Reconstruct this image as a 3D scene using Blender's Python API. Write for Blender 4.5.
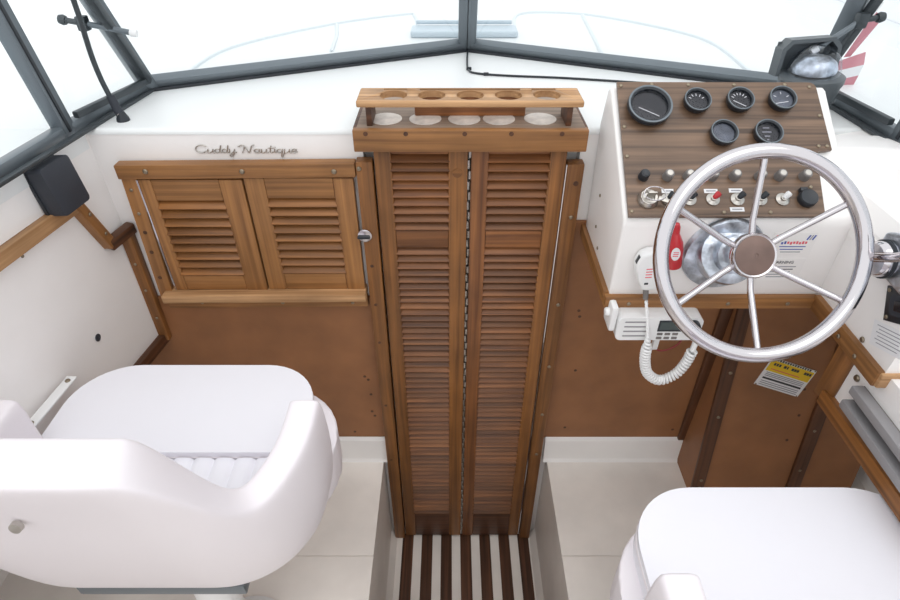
import bpy, bmesh, math, random
from mathutils import Matrix, Vector
random.seed(7)
sc = bpy.context.scene
for o in list(bpy.data.objects): bpy.data.objects.remove(o)
COL = sc.collection
R = math.radians
V = Vector

# ------------------------------------------------------------------ camera, world, light, exposure
cam_d = bpy.data.cameras.new('camera'); cam = bpy.data.objects.new('camera', cam_d); COL.objects.link(cam)
cam.location = (0, 0, 1.58); cam.rotation_euler = (R(90 - 37.8), 0, 0)
cam_d.sensor_width = 36; cam_d.lens = 580 / 900 * 36; cam_d.clip_start = .02
sc.camera = cam
wd = bpy.data.worlds.new('world'); sc.world = wd; wd.use_nodes = True
bg = wd.node_tree.nodes['Background']; bg.inputs[0].default_value = (.965, .985, 1, 1); bg.inputs[1].default_value = 1.12
sl = bpy.data.lights.new('overhead_sun', 'SUN'); sl.energy = .55; sl.angle = R(50); sl.color = (1, .97, .95)
so = bpy.data.objects.new('overhead_sun', sl); COL.objects.link(so); so.rotation_euler = (R(24), R(8), 0); so.location = (0, -1, 5)
sc.view_settings.view_transform = 'Standard'; sc.view_settings.look = 'None'
sc.view_settings.gamma = 1; sc.view_settings.use_curve_mapping = False; sc.view_settings.exposure = 0.2

# ------------------------------------------------------------------ materials
MATS = {}
def nodes(name):
    m = bpy.data.materials.new(name); m.use_nodes = True; MATS[name] = m
    nt = m.node_tree; return m, nt, nt.nodes['Principled BSDF']
def lin(c): return tuple(((x / 255) / 12.92 if x / 255 <= .04045 else ((x / 255 + .055) / 1.055) ** 2.4) for x in c) + (1,)
def plain(name, col, rough=.45, metal=0, spec=.5, mottle=0, scale=12, bump=0, coat=0):
    m, nt, b = nodes(name)
    b.inputs['Base Color'].default_value = lin(col); b.inputs['Roughness'].default_value = rough
    b.inputs['Metallic'].default_value = metal; b.inputs['Specular IOR Level'].default_value = spec
    b.inputs['Coat Weight'].default_value = coat
    if mottle or bump:
        tc = nt.nodes.new('ShaderNodeTexCoord'); n = nt.nodes.new('ShaderNodeTexNoise')
        n.inputs['Scale'].default_value = scale; n.inputs['Detail'].default_value = 5
        nt.links.new(tc.outputs['Object'], n.inputs['Vector'])
        if mottle:
            r = nt.nodes.new('ShaderNodeValToRGB'); r.color_ramp.elements[0].position = .3; r.color_ramp.elements[1].position = .72
            r.color_ramp.elements[0].color = lin([max(0, x * (1 - mottle)) for x in col]); r.color_ramp.elements[1].color = lin([min(255, x * (1 + mottle * .4)) for x in col])
            nt.links.new(n.outputs['Fac'], r.inputs['Fac']); nt.links.new(r.outputs['Color'], b.inputs['Base Color'])
        if bump:
            bp = nt.nodes.new('ShaderNodeBump'); bp.inputs['Strength'].default_value = bump; bp.inputs['Distance'].default_value = .003
            nt.links.new(n.outputs['Fac'], bp.inputs['Height']); nt.links.new(bp.outputs['Normal'], b.inputs['Normal'])
    return m
def wood(name, dark, light, rough=.5, freq=85, vary=.35, streak=None, coat=.05):
    """grain runs along the piece's own local X"""
    m, nt, b = nodes(name); N = nt.nodes.new; L = nt.links.new
    tc = N('ShaderNodeTexCoord'); oi = N('ShaderNodeObjectInfo'); mp = N('ShaderNodeMapping'); mp.inputs['Scale'].default_value = (2.2, freq, freq)
    add = N('ShaderNodeVectorMath'); add.operation = 'ADD'
    mul = N('ShaderNodeMath'); mul.operation = 'MULTIPLY'; mul.inputs[1].default_value = 37.0
    L(oi.outputs['Random'], mul.inputs[0]); L(tc.outputs['Object'], add.inputs[0])
    cmb = N('ShaderNodeCombineXYZ'); L(mul.outputs[0], cmb.inputs[0]); L(mul.outputs[0], cmb.inputs[1]); L(cmb.outputs[0], add.inputs[1])
    L(add.outputs[0], mp.inputs['Vector'])
    n1 = N('ShaderNodeTexNoise'); n1.inputs['Scale'].default_value = 1.0; n1.inputs['Detail'].default_value = 6; n1.inputs['Distortion'].default_value = .6
    L(mp.outputs[0], n1.inputs['Vector'])
    r = N('ShaderNodeValToRGB'); r.color_ramp.elements[0].position = .28; r.color_ramp.elements[1].position = .72
    r.color_ramp.elements[0].color = lin(dark); r.color_ramp.elements[1].color = lin(light)
    L(n1.outputs['Fac'], r.inputs['Fac'])
    n2 = N('ShaderNodeTexNoise'); n2.inputs['Scale'].default_value = 7; n2.inputs['Detail'].default_value = 3; L(add.outputs[0], n2.inputs['Vector'])
    r2 = N('ShaderNodeMapRange'); r2.inputs[1].default_value = .3; r2.inputs[2].default_value = .75; r2.inputs[3].default_value = .78; r2.inputs[4].default_value = 1.12
    L(n2.outputs['Fac'], r2.inputs[0])
    v = N('ShaderNodeMapRange'); v.inputs[3].default_value = 1 - vary; v.inputs[4].default_value = 1 + vary * .45; L(oi.outputs['Random'], v.inputs[0])
    mm = N('ShaderNodeMath'); mm.operation = 'MULTIPLY'; L(r2.outputs[0], mm.inputs[0]); L(v.outputs[0], mm.inputs[1])
    hsv = N('ShaderNodeHueSaturation'); L(r.outputs['Color'], hsv.inputs['Color']); L(mm.outputs[0], hsv.inputs['Value'])
    L(hsv.outputs['Color'], b.inputs['Base Color'])
    bp = N('ShaderNodeBump'); bp.inputs['Strength'].default_value = .25; bp.inputs['Distance'].default_value = .002
    L(n1.outputs['Fac'], bp.inputs['Height']); L(bp.outputs['Normal'], b.inputs['Normal'])
    b.inputs['Roughness'].default_value = rough; b.inputs['Coat Weight'].default_value = coat; b.inputs['Coat Roughness'].default_value = .35
    return m
gel = plain('white_gelcoat', (246, 243, 241), .32, mottle=.03, scale=4)
gelc = plain('cream_gelcoat', (244, 237, 230), .4, mottle=.06, scale=5)
deckm = plain('foredeck_white', (231, 233, 233), .4)
vinyl = plain('white_vinyl', (235, 234, 240), .42, bump=.05, scale=180)
vinyl2 = plain('white_seat_plastic', (236, 230, 234), .38)
teak = wood('golden_teak', (124, 82, 44), (176, 124, 72), vary=.12)
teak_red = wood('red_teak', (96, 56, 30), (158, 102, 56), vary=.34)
teak_stile = wood('amber_teak', (106, 66, 30), (164, 108, 54), vary=.2)
teak_dark = wood('dark_teak', (58, 34, 20), (104, 64, 38), vary=.15)  # dark trim wood; on the door's bottom rails it also carries painted shade
teak_floor = wood('floor_teak', (62, 40, 28), (112, 74, 52), vary=.2)
teak_pale = wood('weathered_teak', (152, 110, 70), (214, 170, 124), vary=.1, rough=.6)
teak_grey = wood('bleached_shelf', (118, 98, 82), (168, 146, 128), vary=.05, rough=.6)
ply = plain('brown_panel', (150, 101, 64), .5, mottle=.10, scale=9, bump=.03)
plyd = wood('dark_batten', (66, 38, 20), (108, 66, 38), vary=.1)
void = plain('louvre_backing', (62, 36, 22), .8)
lam = wood('walnut_laminate', (70, 52, 40), (138, 110, 88), freq=80, vary=0, rough=.35)
alu = plain('grey_anodised_frame', (112, 120, 126), .35, metal=.35)
alud = plain('dark_frame', (62, 68, 72), .4, metal=.2)
chrome = plain('chrome', (206, 202, 205), .09, metal=1)
steel = plain('dull_steel', (190, 186, 180), .3, metal=1)
bronze = plain('tarnished_screw', (150, 138, 120), .4, metal=1)
cast = plain('crinkled_silver', (205, 212, 222), .3, metal=.9, mottle=.35, scale=40, bump=1)
compm = plain('charcoal_housing', (82, 88, 92), .4)
black = plain('black_plastic', (38, 42, 48), .35)
blackm = plain('black_rubber', (48, 52, 60), .6, bump=.15, scale=200)
face_m = plain('gauge_face', (30, 32, 38), .25)
face_g = plain('faded_gauge_face', (92, 98, 110), .3, mottle=.3, scale=40)
grey = plain('grey_knob', (118, 114, 112), .45)
greyr = plain('grey_rail', (150, 148, 150), .45)
white = plain('white_plastic', (238, 238, 238), .35)
red = plain('red_plastic', (190, 34, 44), .3, coat=.4)
redp = plain('faded_red_cloth', (206, 140, 150), .8)
paper = plain('white_print', (236, 236, 238), .5)
yellow = plain('yellow_print', (238, 200, 40), .5)
ink = plain('dark_ink', (60, 60, 66), .6)
inkg = plain('grey_ink', (150, 150, 158), .6)
inkr = plain('red_ink', (224, 84, 100), .6)
inkb = plain('blue_ink', (70, 90, 170), .6)
lcd = plain('radio_screen', (74, 84, 84), .25)
hubm = plain('brown_hub_cap', (120, 98, 90), .4, metal=.3, mottle=.1, scale=30)
ground_m = plain('showroom_floor', (244, 246, 247), .6)
wall_m = plain('painted_block_wall', (246, 247, 249), .7)
mortar = plain('wall_joint', (226, 228, 232), .8)
stain = plain('pale_cup_pad', (226, 218, 210), .5, mottle=.12, scale=40)
wirer = plain('red_wire', (130, 30, 26), .4)
railm = plain('pale_rail', (196, 208, 216), .4)
cov = plain('pale_blue_moulding', (218, 224, 227), .4)
def glass_mat(name, tint, fac, rough=.02):
    m, nt, b = nodes(name); nt.nodes.remove(b)
    out = [n for n in nt.nodes if n.type == 'OUTPUT_MATERIAL'][0]
    t = nt.nodes.new('ShaderNodeBsdfTransparent'); t.inputs[0].default_value = tint
    g = nt.nodes.new('ShaderNodeBsdfGlossy'); g.inputs['Roughness'].default_value = rough
    lw = nt.nodes.new('ShaderNodeLayerWeight'); pw = nt.nodes.new('ShaderNodeMath'); pw.operation = 'POWER'; pw.inputs[1].default_value = 4
    nt.links.new(lw.outputs['Facing'], pw.inputs[0]); fr = nt.nodes.new('ShaderNodeMath'); fr.operation = 'MULTIPLY_ADD'; fr.inputs[1].default_value = .3; fr.inputs[2].default_value = .03
    nt.links.new(pw.outputs[0], fr.inputs[0])
    mx = nt.nodes.new('ShaderNodeMixShader'); ml = nt.nodes.new('ShaderNodeMath'); ml.operation = 'MULTIPLY'; ml.inputs[1].default_value = fac
    nt.links.new(fr.outputs[0], ml.inputs[0]); nt.links.new(ml.outputs[0], mx.inputs[0])
    nt.links.new(t.outputs[0], mx.inputs[1]); nt.links.new(g.outputs[0], mx.inputs[2]); nt.links.new(mx.outputs[0], out.inputs[0])
    return m
glass = glass_mat('window_glass', (.97, .985, .99, 1), 1)
lens = glass_mat('gauge_lens', (.92, .92, .94, 1), .5, .1)
dome_m = glass_mat('compass_dome', (.92, .94, .97, 1), 2.0, .06)

# ------------------------------------------------------------------ helpers
W = {}
def wm(o): return W.get(o.name, Matrix())
def thing(name, label, cat, loc=(0, 0, 0), group=None, kind=None):
    e = bpy.data.objects.new(name, None); COL.objects.link(e); e.empty_display_size = .05
    e.location = loc; W[e.name] = Matrix.Translation(loc); tag(e, label, cat, group, kind); return e
def tag(o, label=None, cat=None, group=None, kind=None):
    if label: o['label'] = label
    if cat: o['category'] = cat
    if group: o['group'] = group
    if kind: o['kind'] = kind
    return o
def obj(name, me, mat, parent=None, M=None, smooth=False):
    if isinstance(me, bmesh.types.BMesh):
        b = me; me = bpy.data.meshes.new(name)
        bmesh.ops.recalc_face_normals(b, faces=b.faces); b.to_mesh(me); b.free()
        if smooth:
            for p in me.polygons: p.use_smooth = True
            me.set_sharp_from_angle(angle=R(38)) if smooth != 'all' else None
    if mat and not me.materials: me.materials.append(mat)
    o = bpy.data.objects.new(name, me); COL.objects.link(o)
    M = M or Matrix(); o.matrix_basis = M; W[o.name] = M.copy()
    if parent: o.parent = parent; o.matrix_parent_inverse = wm(parent).inverted()
    return o
def bx(b, c, s, M=None):
    T = Matrix.Translation(c) @ Matrix.Diagonal((s[0], s[1], s[2], 1))
    return bmesh.ops.create_cube(b, size=1, matrix=(M or Matrix()) @ T)['verts']
def lim(b, x0, x1, y0, y1, z0, z1): return bx(b, ((x0 + x1) / 2, (y0 + y1) / 2, (z0 + z1) / 2), (x1 - x0, y1 - y0, z1 - z0))
def bevel(b, w, seg=2):
    bmesh.ops.bevel(b, geom=list(b.edges), offset=w, segments=seg, affect='EDGES', profile=.6, clamp_overlap=True); return b
def boxm(sx, sy, sz, bev=.003, seg=2):
    b = bmesh.new(); bx(b, (0, 0, 0), (sx, sy, sz))
    return bevel(b, bev, seg) if bev else b
def frame(p0, p1, up=(0, -1, 0)):
    """matrix: local X along p0->p1, local Z nearest to up, origin at the middle"""
    p0, p1 = V(p0), V(p1); x = (p1 - p0).normalized(); z = V(up); z = (z - x * z.dot(x)).normalized(); y = z.cross(x)
    M = Matrix((x, y, z)).transposed().to_4x4(); M.translation = (p0 + p1) / 2; return M
def beam(name, p0, p1, w, t, mat, parent=None, up=(0, -1, 0), bev=.003, ext=0):
    L = (V(p1) - V(p0)).length + ext
    return obj(name, boxm(L, w, t, bev), mat, parent, frame(p0, p1, up), True)
def lathe(prof, seg=32, b=None, M=None):
    b = b or bmesh.new(); M = M or Matrix(); rings = []
    for r, z in prof:
        if r < 1e-6: rings.append([b.verts.new(M @ V((0, 0, z)))])
        else: rings.append([b.verts.new(M @ V((r * math.cos(2 * math.pi * k / seg), r * math.sin(2 * math.pi * k / seg), z))) for k in range(seg)])
    for A, B in zip(rings, rings[1:]):
        for k in range(seg):
            q = [A[k % len(A)], A[(k + 1) % len(A)], B[(k + 1) % len(B)], B[k % len(B)]]
            u = []
            for x in q:
                if x not in u: u.append(x)
            if len(u) > 2: b.faces.new(u)
    return b
def tube(pts, r, seg=8, b=None, closed=False):
    b = b or bmesh.new(); pts = [V(p) for p in pts]; n = len(pts); rings = []; prev = None
    for i, p in enumerate(pts):
        a = pts[i - 1] if (i or closed) else p; c = pts[(i + 1) % n] if (i < n - 1 or closed) else p
        t = (c - a).normalized()
        if prev is None:
            u = t.orthogonal().normalized()
        else:
            u = (prev - t * prev.dot(t)).normalized()
        prev = u; w = t.cross(u); rr = r[i] if isinstance(r, (list, tuple)) else r
        rings.append([b.verts.new(p + (u * math.cos(2 * math.pi * k / seg) + w * math.sin(2 * math.pi * k / seg)) * rr) for k in range(seg)])
    pairs = list(zip(rings, rings[1:])) + ([(rings[-1], rings[0])] if closed else [])
    for A, B in pairs:
        for k in range(seg): b.faces.new((A[k], A[(k + 1) % seg], B[(k + 1) % seg], B[k]))
    if not closed: b.faces.new(rings[0][::-1]); b.faces.new(rings[-1])
    return b
def spline(pts, n=8, closed=False):
    P = [V(p) for p in pts]; out = []; m = len(P)
    for i in range(m if closed else m - 1):
        g = (lambda k: P[k % m]) if closed else (lambda k: P[max(0, min(m - 1, k))])
        p0, p1, p2, p3 = g(i - 1), g(i), g(i + 1), g(i + 2)
        for k in range(n):
            t = k / n
            out.append(.5 * ((2 * p1) + (p2 - p0) * t + (2 * p0 - 5 * p1 + 4 * p2 - p3) * t * t + (3 * p1 - p0 - 3 * p2 + p3) * t ** 3))
    if not closed: out.append(P[-1])
    return out
def prism(poly, z0, z1, b=None, M=None):
    b = b or bmesh.new(); M = M or Matrix()
    lo = [b.verts.new(M @ V((x, y, z0))) for x, y in poly]; hi = [b.verts.new(M @ V((x, y, z1))) for x, y in poly]
    n = len(poly); b.faces.new(lo[::-1]); b.faces.new(hi)
    for i in range(n): b.faces.new((lo[i], lo[(i + 1) % n], hi[(i + 1) % n], hi[i]))
    return b
def rrect(x0, x1, y0, y1, r, seg=6):
    rs = r if isinstance(r, (list, tuple)) else [r] * 4; out = []
    for (cx, cy, a), q in zip(((x1, y1, 0), (x0, y1, 90), (x0, y0, 180), (x1, y0, 270)), rs):
        sx = -1 if cx == x1 else 1; sy = -1 if cy == y1 else 1
        for k in range(seg + 1):
            t = R(a + 90 * k / seg); out.append((cx + sx * q + q * math.cos(t), cy + sy * q + q * math.sin(t)))
    return out
def axes(o, x, y, z):
    M = Matrix((V(x), V(y), V(z))).transposed().to_4x4(); M.translation = V(o); return M
def text_mesh(s, size, extrude=.0003):
    c = bpy.data.curves.new('text', 'FONT'); c.body = s; c.size = size; c.align_x = 'CENTER'; c.align_y = 'CENTER'; c.extrude = extrude; c.resolution_u = 2
    o = bpy.data.objects.new('text', c); me = bpy.data.meshes.new_from_object(o); bpy.data.objects.remove(o); bpy.data.curves.remove(c); return me
def copy_tree(o, parent=None):
    c = o.copy(); COL.objects.link(c); inv = o.matrix_parent_inverse.copy()
    c.parent = parent
    if parent: c.matrix_parent_inverse = inv
    for ch in [x for x in bpy.data.objects if x.parent == o]: copy_tree(ch, c)
    return c
_sb = lathe([(.0046, 0), (.0046, .0012), (.0034, .0026), (.0012, .0030), (0, .0026)], 10)
screw_me = bpy.data.meshes.new('screw'); _sb.to_mesh(screw_me); _sb.free(); screw_me.materials.append(bronze)
_sb = lathe([(.0055, 0), (.0055, .0008), (0, .0012)], 10)
plug_me = bpy.data.meshes.new('screw_hole'); _sb.to_mesh(plug_me); _sb.free(); plug_me.materials.append(teak_dark)
def screw(parent, p, n=(0, -1, 0), s=1.0, me=None):
    z = V(n).normalized(); x = z.orthogonal().normalized(); M = axes(p, x, z.cross(x), z) @ Matrix.Scale(s, 4)
    return obj('screw' if me is None else 'screw_hole', me or screw_me, None, parent, M)

# ------------------------------------------------------------------ setting: hull, decks, bulkhead
def XL(y): return -.78 - .15 * (1.2 - y)          # inner face of the port side, widening aft
ZD = 1.11
S = 'structure'
# cockpit deck in slabs with thin seams, around the sunken well
WX0, WX1 = -.217, .317
b = bmesh.new()
lim(b, -1.25, WX0, .855, 1.2, -.04, 0); lim(b, -1.25, WX0, -1.6, .852, -.04, 0); lim(b, -1.25, WX0 - .001, .852, .855, -.04, -.004)
lim(b, WX1, 1.35, .855, 1.2, -.04, 0); lim(b, WX1, 1.35, -1.6, .852, -.04, 0); lim(b, WX1 + .001, 1.35, .852, .855, -.04, -.004)
lim(b, WX0, WX1, -1.6, .6, -.04, 0)
tag(obj('floor', b, gelc), 'cream moulded cockpit deck on both sides of the sunken well', 'floor', kind=S)
b = bmesh.new()
lim(b, WX0 - .03, WX0, .6, 1.2, -.47, -.04); lim(b, WX1, WX1 + .03, .6, 1.2, -.47, -.04)
lim(b, WX0, WX1, .57, .6, -.47, -.04); lim(b, WX0, WX1, .6, 1.25, -.49, -.453)  # aft wall of the well is unseen, set close to shade the door foot
for x, s in ((WX0, 1), (WX1, -1)):
    prism([(x, -.455), (x + s * .022, -.455), (x, -.42)], .6, 1.19, b, Matrix(((1, 0, 0, 0), (0, 0, 1, 0), (0, 1, 0, 0), (0, 0, 0, 1))))
well = tag(obj('well_floor', b, gelc), 'sunken cream well in front of the louvred door', 'well', kind=S)
for k in range(7):
    x = -.176 + .02 + k * .0713
    obj('teak_strip', boxm(.57, .04, .006, .0015), teak_floor, well, axes((x, .9, -.4535), (0, 1, 0), (-1, 0, 0), (0, 0, 1)), True)
# bulkhead
b = bmesh.new()
lim(b, -1.25, -.19, 1.2, 1.24, 0, ZD - .012); lim(b, .285, 1.35, 1.2, 1.24, 0, ZD - .012); lim(b, -.19, .285, 1.23, 1.26, -.49, ZD - .012); lim(b, -.26, -.2, 1.2, 1.24, -.49, 0); lim(b, .29, .36, 1.2, 1.24, -.49, 0)
wf = tag(obj('wall_front', b, gel), 'white bulkhead behind the panels and the louvred door', 'wall', kind=S)
p_l = obj('panel', boxm(1.05 - .16, .008, .56, .001), ply, wf, Matrix.Translation((-.2 - .445, 1.196, .385)))
p_r = obj('panel', boxm(1.0, .008, .79, .001), ply, wf, Matrix.Translation((.293 + .5, 1.196, .495)))
p_l['label'] = 'brown lower bulkhead panel under the louvred cabinet'; p_r['label'] = 'brown lower bulkhead panel under the helm console'
for (x, z) in ((-.247, .375), (-.238, .362), (-.235, .30), (-.238, .225), (-.231, .205), (-.30, .13)): screw(p_l, (x, 1.192, z), me=plug_me, s=.8)
for (x, z) in ((.34, .62), (.345, .60), (.36, .40), (.36, .15), (.70, .14)): screw(p_r, (x, 1.192, z), me=plug_me, s=.8)
for x0, x1, nm in ((-1.2, -.2, 'left'), (.304, .745, 'right')):
    b = bmesh.new(); prism([(1.2, 0), (1.172, 0), (1.178, .012), (1.184, .092), (1.192, .104), (1.2, .104)], x0, x1, b, Matrix(((0, 0, 1, 0), (1, 0, 0, 0), (0, 1, 0, 0), (0, 0, 0, 1))))
    tag(obj('baseboard_' + nm, b, gel), 'white moulded lip along the foot of the %s brown panel' % ('port' if nm == 'left' else 'starboard'), 'baseboard', kind=S)
b = bmesh.new(); lim(b, -1.22, 1.3, -1.64, -1.6, -.04, ZD - .05)  # aft wall out of view, added to hold back light from astern
tag(obj('wall_back', b, gel), 'unseen white transom added aft of the cockpit to block light', 'wall', kind=S)
# port side wall
b = bmesh.new()
for z0, z1, off in ((.535, ZD - .01, 0),):
    prism([(XL(1.22), 1.22), (XL(-1.6), -1.6), (XL(-1.6) - .03, -1.6), (XL(1.22) - .03, 1.22)], z0, z1, b)
prism([(-1.22, 1.22), (-1.22, -1.6), (-1.25, -1.6), (-1.25, 1.22)], 0, ZD - .01, b)
wl = tag(obj('wall_left', b, gel), 'white port side of the cockpit with a drilled bolt hole', 'wall', kind=S)
M = axes((XL(1.0) + .0005, 1.0, .695), (0, 1, 0), (0, 0, 1), (1, 0, 0))
obj('bolt_hole', lathe([(.009, 0), (.009, .002), (.006, .002), (.005, .001), (0, .001)], 16), blackm, wl, M)
for y, z in ((.93, .965), (.8, .965), (.66, .74)): screw(wl, (XL(y) + .0005, y, z), (1, 0, 0), .8)
# starboard side: upper box by the helm, lower panel with rails, outer hull
b = bmesh.new()
XZ = Matrix(((1, 0, 0, 0), (0, 0, 1, 0), (0, 1, 0, 0), (0, 0, 0, 1)))   # poly (x,z), extruded along y
prism([(.742, .868), (.744, 1.0), (.75, 1.045), (.77, 1.075), (.81, 1.095), (.88, ZD - .002), (1.0, ZD - .002), (1.0, .868)], .705, 1.199, b, XZ)
prism([(.86, .868), (.862, 1.06), (.89, ZD - .002), (1.0, ZD - .002), (1.0, .868)], -1.6, .705, b, XZ)
prism([(.752, .73), (.752, .868), (1.0, .868), (1.0, .855), (.775, .855), (.775, .73)], .45, .80, b, XZ)
lim(b, 1.3, 1.35, -1.6, 1.2, 0, ZD - .012)
b2 = prism([(.80, 1.03), (.937, 1.045), (1.06, 1.125), (1.16, ZD + .005), (1.16, 1.0), (.80, 1.0)], .743, .90, None, Matrix(((0, 0, 1, 0), (1, 0, 0, 0), (0, 1, 0, 0), (0, 0, 0, 1)))); bevel(b2, .012, 3)
me2 = bpy.data.meshes.new('tmp'); b2.to_mesh(me2); b2.free(); b.from_mesh(me2); bpy.data.meshes.remove(me2)
wr = tag(obj('wall_right', b, gel), 'white starboard side of the cockpit beside the wheel', 'wall', kind=S)
screw(wr, (.7515, .757, .81), (-1, 0, 0), 1.5); screw(wr, (.7415, .78, .885), (-1, 0, 0), 1.2); screw(wr, (.7415, .865, .90), (-1, 0, 0), 1.3)
# foredeck / dash top / side decks: one deck around the cockpit opening
b = bmesh.new()
prism([(-1.25, 1.1985), (1.35, 1.1985), (1.34, 1.9), (1.15, 2.9), (.7, 3.8), (.05, 4.4), (-.6, 3.8), (-1.05, 2.9), (-1.24, 1.9)], ZD - .0115, ZD, b)
prism([(XL(1.2), 1.194), (-1.25, 1.194), (-1.25, -1.6), (XL(-1.6), -1.6)], ZD - .04, ZD, b)
lim(b, .9, 1.35, -1.6, 1.194, ZD - .04, ZD)
b.edges.ensure_lookup_table()
bmesh.ops.bevel(b, geom=[e for e in b.edges if all(abs(v.co.y - 1.1985) < 1e-4 and abs(v.co.z - ZD) < 1e-4 for v in e.verts)], offset=.01, segments=4, affect='EDGES', profile=.5)
fd = tag(obj('foredeck', b, deckm), 'bright white foredeck and dash top around the windscreen', 'deck', kind=S)
def mould(pts, r=.006): 
    return obj('moulding_line', tube(spline([(x, y, ZD + .001) for x, y in pts], 6), r, 6), cov, fd, None, True)
mould([(-.70, 1.55), (-.657, 1.836), (-.406, 2.129), (-.162, 2.283), (-.125, 2.25), (-.107, 2.10)])
mould([(-.349, 1.80), (-.362, 1.98), (-.385, 2.13)])
mould([(.215, 2.10), (.24, 2.27), (.34, 2.316), (.533, 2.251), (.787, 1.954), (.80, 1.60)])
mould([(.44, 1.76), (.455, 1.95), (.475, 2.27)])
t = thing('foredeck_handrail', 'pale low rail lying across the white foredeck behind the centre post', 'rail', (.045, 2.0, ZD))
obj('base', boxm(.34, .09, .02, .008, 3), railm, t, Matrix.Translation((.045, 2.0, ZD + .01)), True)
obj('grip', boxm(.31, .012, .012, .004, 3), railm, t, Matrix.Translation((.045, 2.035, ZD + .03)), True)
# surroundings
b = bmesh.new(); lim(b, -14, 14, -12, 16, -1.35, -1.3)
tag(obj('ground', b, ground_m), 'white floor of the hall outside the boat', 'ground', kind=S)
b = bmesh.new(); lim(b, 3.2, 3.3, -3, 9, -1.3, 3.2)
wo = tag(obj('wall_outside', b, wall_m), 'white painted block wall seen through the starboard side window', 'wall', kind=S)
for k in range(11):
    b = bmesh.new(); lim(b, 3.194, 3.2, -3, 9, -.9 + k * .3, -.894 + k * .3); obj('joint_line', b, mortar, wo)

# ------------------------------------------------------------------ windscreen and side windows
CL, CC, CR = V((-.745, 1.46, ZD)), V((.05, 1.82, ZD)), V((.887, 1.435, ZD))
rake = V((0, -.45, 1)).normalized()
def pane(parent, quad, t=.005):
    q = [V(p) for p in quad]; n = (q[1] - q[0]).cross(q[3] - q[0]).normalized() * t / 2
    b = bmesh.new(); A = [b.verts.new(p + n) for p in q]; B = [b.verts.new(p - n) for p in q]
    b.faces.new(A); b.faces.new(B[::-1])
    for i in range(4): b.faces.new((A[i], B[i], B[(i + 1) % 4], A[(i + 1) % 4]))
    return obj('pane', b, glass, parent)
up = V((0, -.45, 1)) * .36
w1 = thing('window_1', 'raked front windscreen pane on the port side with grey frame', 'window', CL, kind=S)
w2 = thing('window_2', 'raked front windscreen pane on the starboard side with grey frame', 'window', CR, kind=S)
for w, a, c in ((w1, CL, CC), (w2, CC, CR)):
    beam('bottom_rail', a + V((0, 0, .014)), c + V((0, 0, .014)), .028, .034, alu, w, (0, -.45, 1), .006)
    beam('rubber_seal', a + V((0, -.018, .003)), c + V((0, -.018, .003)), .012, .008, black, w, (0, 0, 1), .002)
    pane(w, (a + V((0, 0, .028)), c + V((0, 0, .028)), c + up, a + up))
    beam('top_rail', a + up, c + up, .028, .034, alu, w, (0, -.45, 1), .006)
beam('centre_post', CC + V((-.013, 0, 0)), CC + up + V((-.013, 0, 0)), .026, .03, alu, w1, (0, -1, 0), .006)
beam('centre_post', CC + V((.013, 0, 0)), CC + up + V((.013, 0, 0)), .026, .03, alu, w2, (0, -1, 0), .006)
beam('corner_post', CL, V((-.757, 1.355, 1.33)) + (V((-.757, 1.355, 1.33)) - CL) * .6, .038, .04, alu, w1, (1, -1, 0), .008)
beam('corner_post', CR + V((.0, 0, 0)), V((.862, 1.355, 1.33)) + (V((.862, 1.355, 1.33)) - CR) * .6, .038, .04, alu, w2, (-1, -1, 0), .008)
w3 = thing('window_3', 'port side window with grey mullion and tilting vent pane', 'window', (-.8, 1.1, ZD), kind=S)
w4 = thing('window_4', 'starboard side window with grey mullion beyond the compass', 'window', (.9, 1.1, ZD), kind=S)
for w, c, y0, xa, sx in ((w3, CL, 1.17, -.80, 1), (w4, CR, 1.13, .915, -1)):
    aft = V((xa + (-.11 if sx > 0 else .03), .1, ZD)); mu = V((xa, y0, ZD)); tp = V((-.012 * sx, -.03, .25)) * 1.35
    beam('bottom_rail', c + V((0, 0, .012)), mu + V((0, 0, .012)), .026, .024, alu, w, (0, 0, 1), .006)
    beam('bottom_rail', mu + V((0, 0, .012)), aft + V((0, 0, .012)), .026, .024, alu, w, (0, 0, 1), .006)
    beam('lower_flange', c + V((.012 * sx, 0, .004)), aft + V((.012 * sx, 0, .004)), .014, .008, alud, w, (0, 0, 1), .002)
    beam('mullion', mu, mu + tp, .038, .03, alu, w, (sx, 0, 0), .006)
    beam('mullion_seal', mu + V((.012 * sx, -.008, .01)), mu + tp + V((.012 * sx, -.008, 0)), .008, .012, black, w, (sx, 0, 0), .002)
    ct = c + (V((c.x - .012 * sx, 1.355, 1.33)) - c) * 1.5
    pane(w, (c + V((0, -.02, .03)), mu + V((0, 0, .03)), mu + tp, ct))
    pane(w, (mu + V((0, 0, .03)), aft + V((0, 0, .03)), aft + tp, mu + tp))
    beam('inner_sash', c + V((.02 * sx, -.035, .03)), ct + V((.02 * sx, -.035, 0)), .018, .016, alud, w, (sx, 0, 0), .003)
    beam('inner_sash', c + V((.02 * sx, -.04, .034)), mu + V((.02 * sx, .02, .034)), .014, .014, alud, w, (0, 0, 1), .003)
def stay(name, label, a, m, c):
    t = thing(name, label, 'window stay', a)
    obj('arm', tube([m, c], .006, 10), alu, t, None, True)
    d = (V(a) - V(m)).normalized()
    obj('knob', lathe([(0, -.004), (.009, -.002), (.011, .004), (.009, .012), (0, .014)], 14), alud, t, frame(V(a) - d * .002, V(a) + d * .002) @ Matrix.Rotation(R(90), 4, 'Y'), True)
    obj('pivot', tube([m, a], .006, 10), alud, t, None, True)
    obj('clamp', boxm(.022, .02, .03, .004), alud, t, Matrix.Translation(V(m)), True)
    obj('end_cap', tube([V(c) - (V(c) - V(m)).normalized() * .006, V(c) + (V(c) - V(m)).normalized() * .008], .0075, 10), white, t, None, True)
    return t
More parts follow.
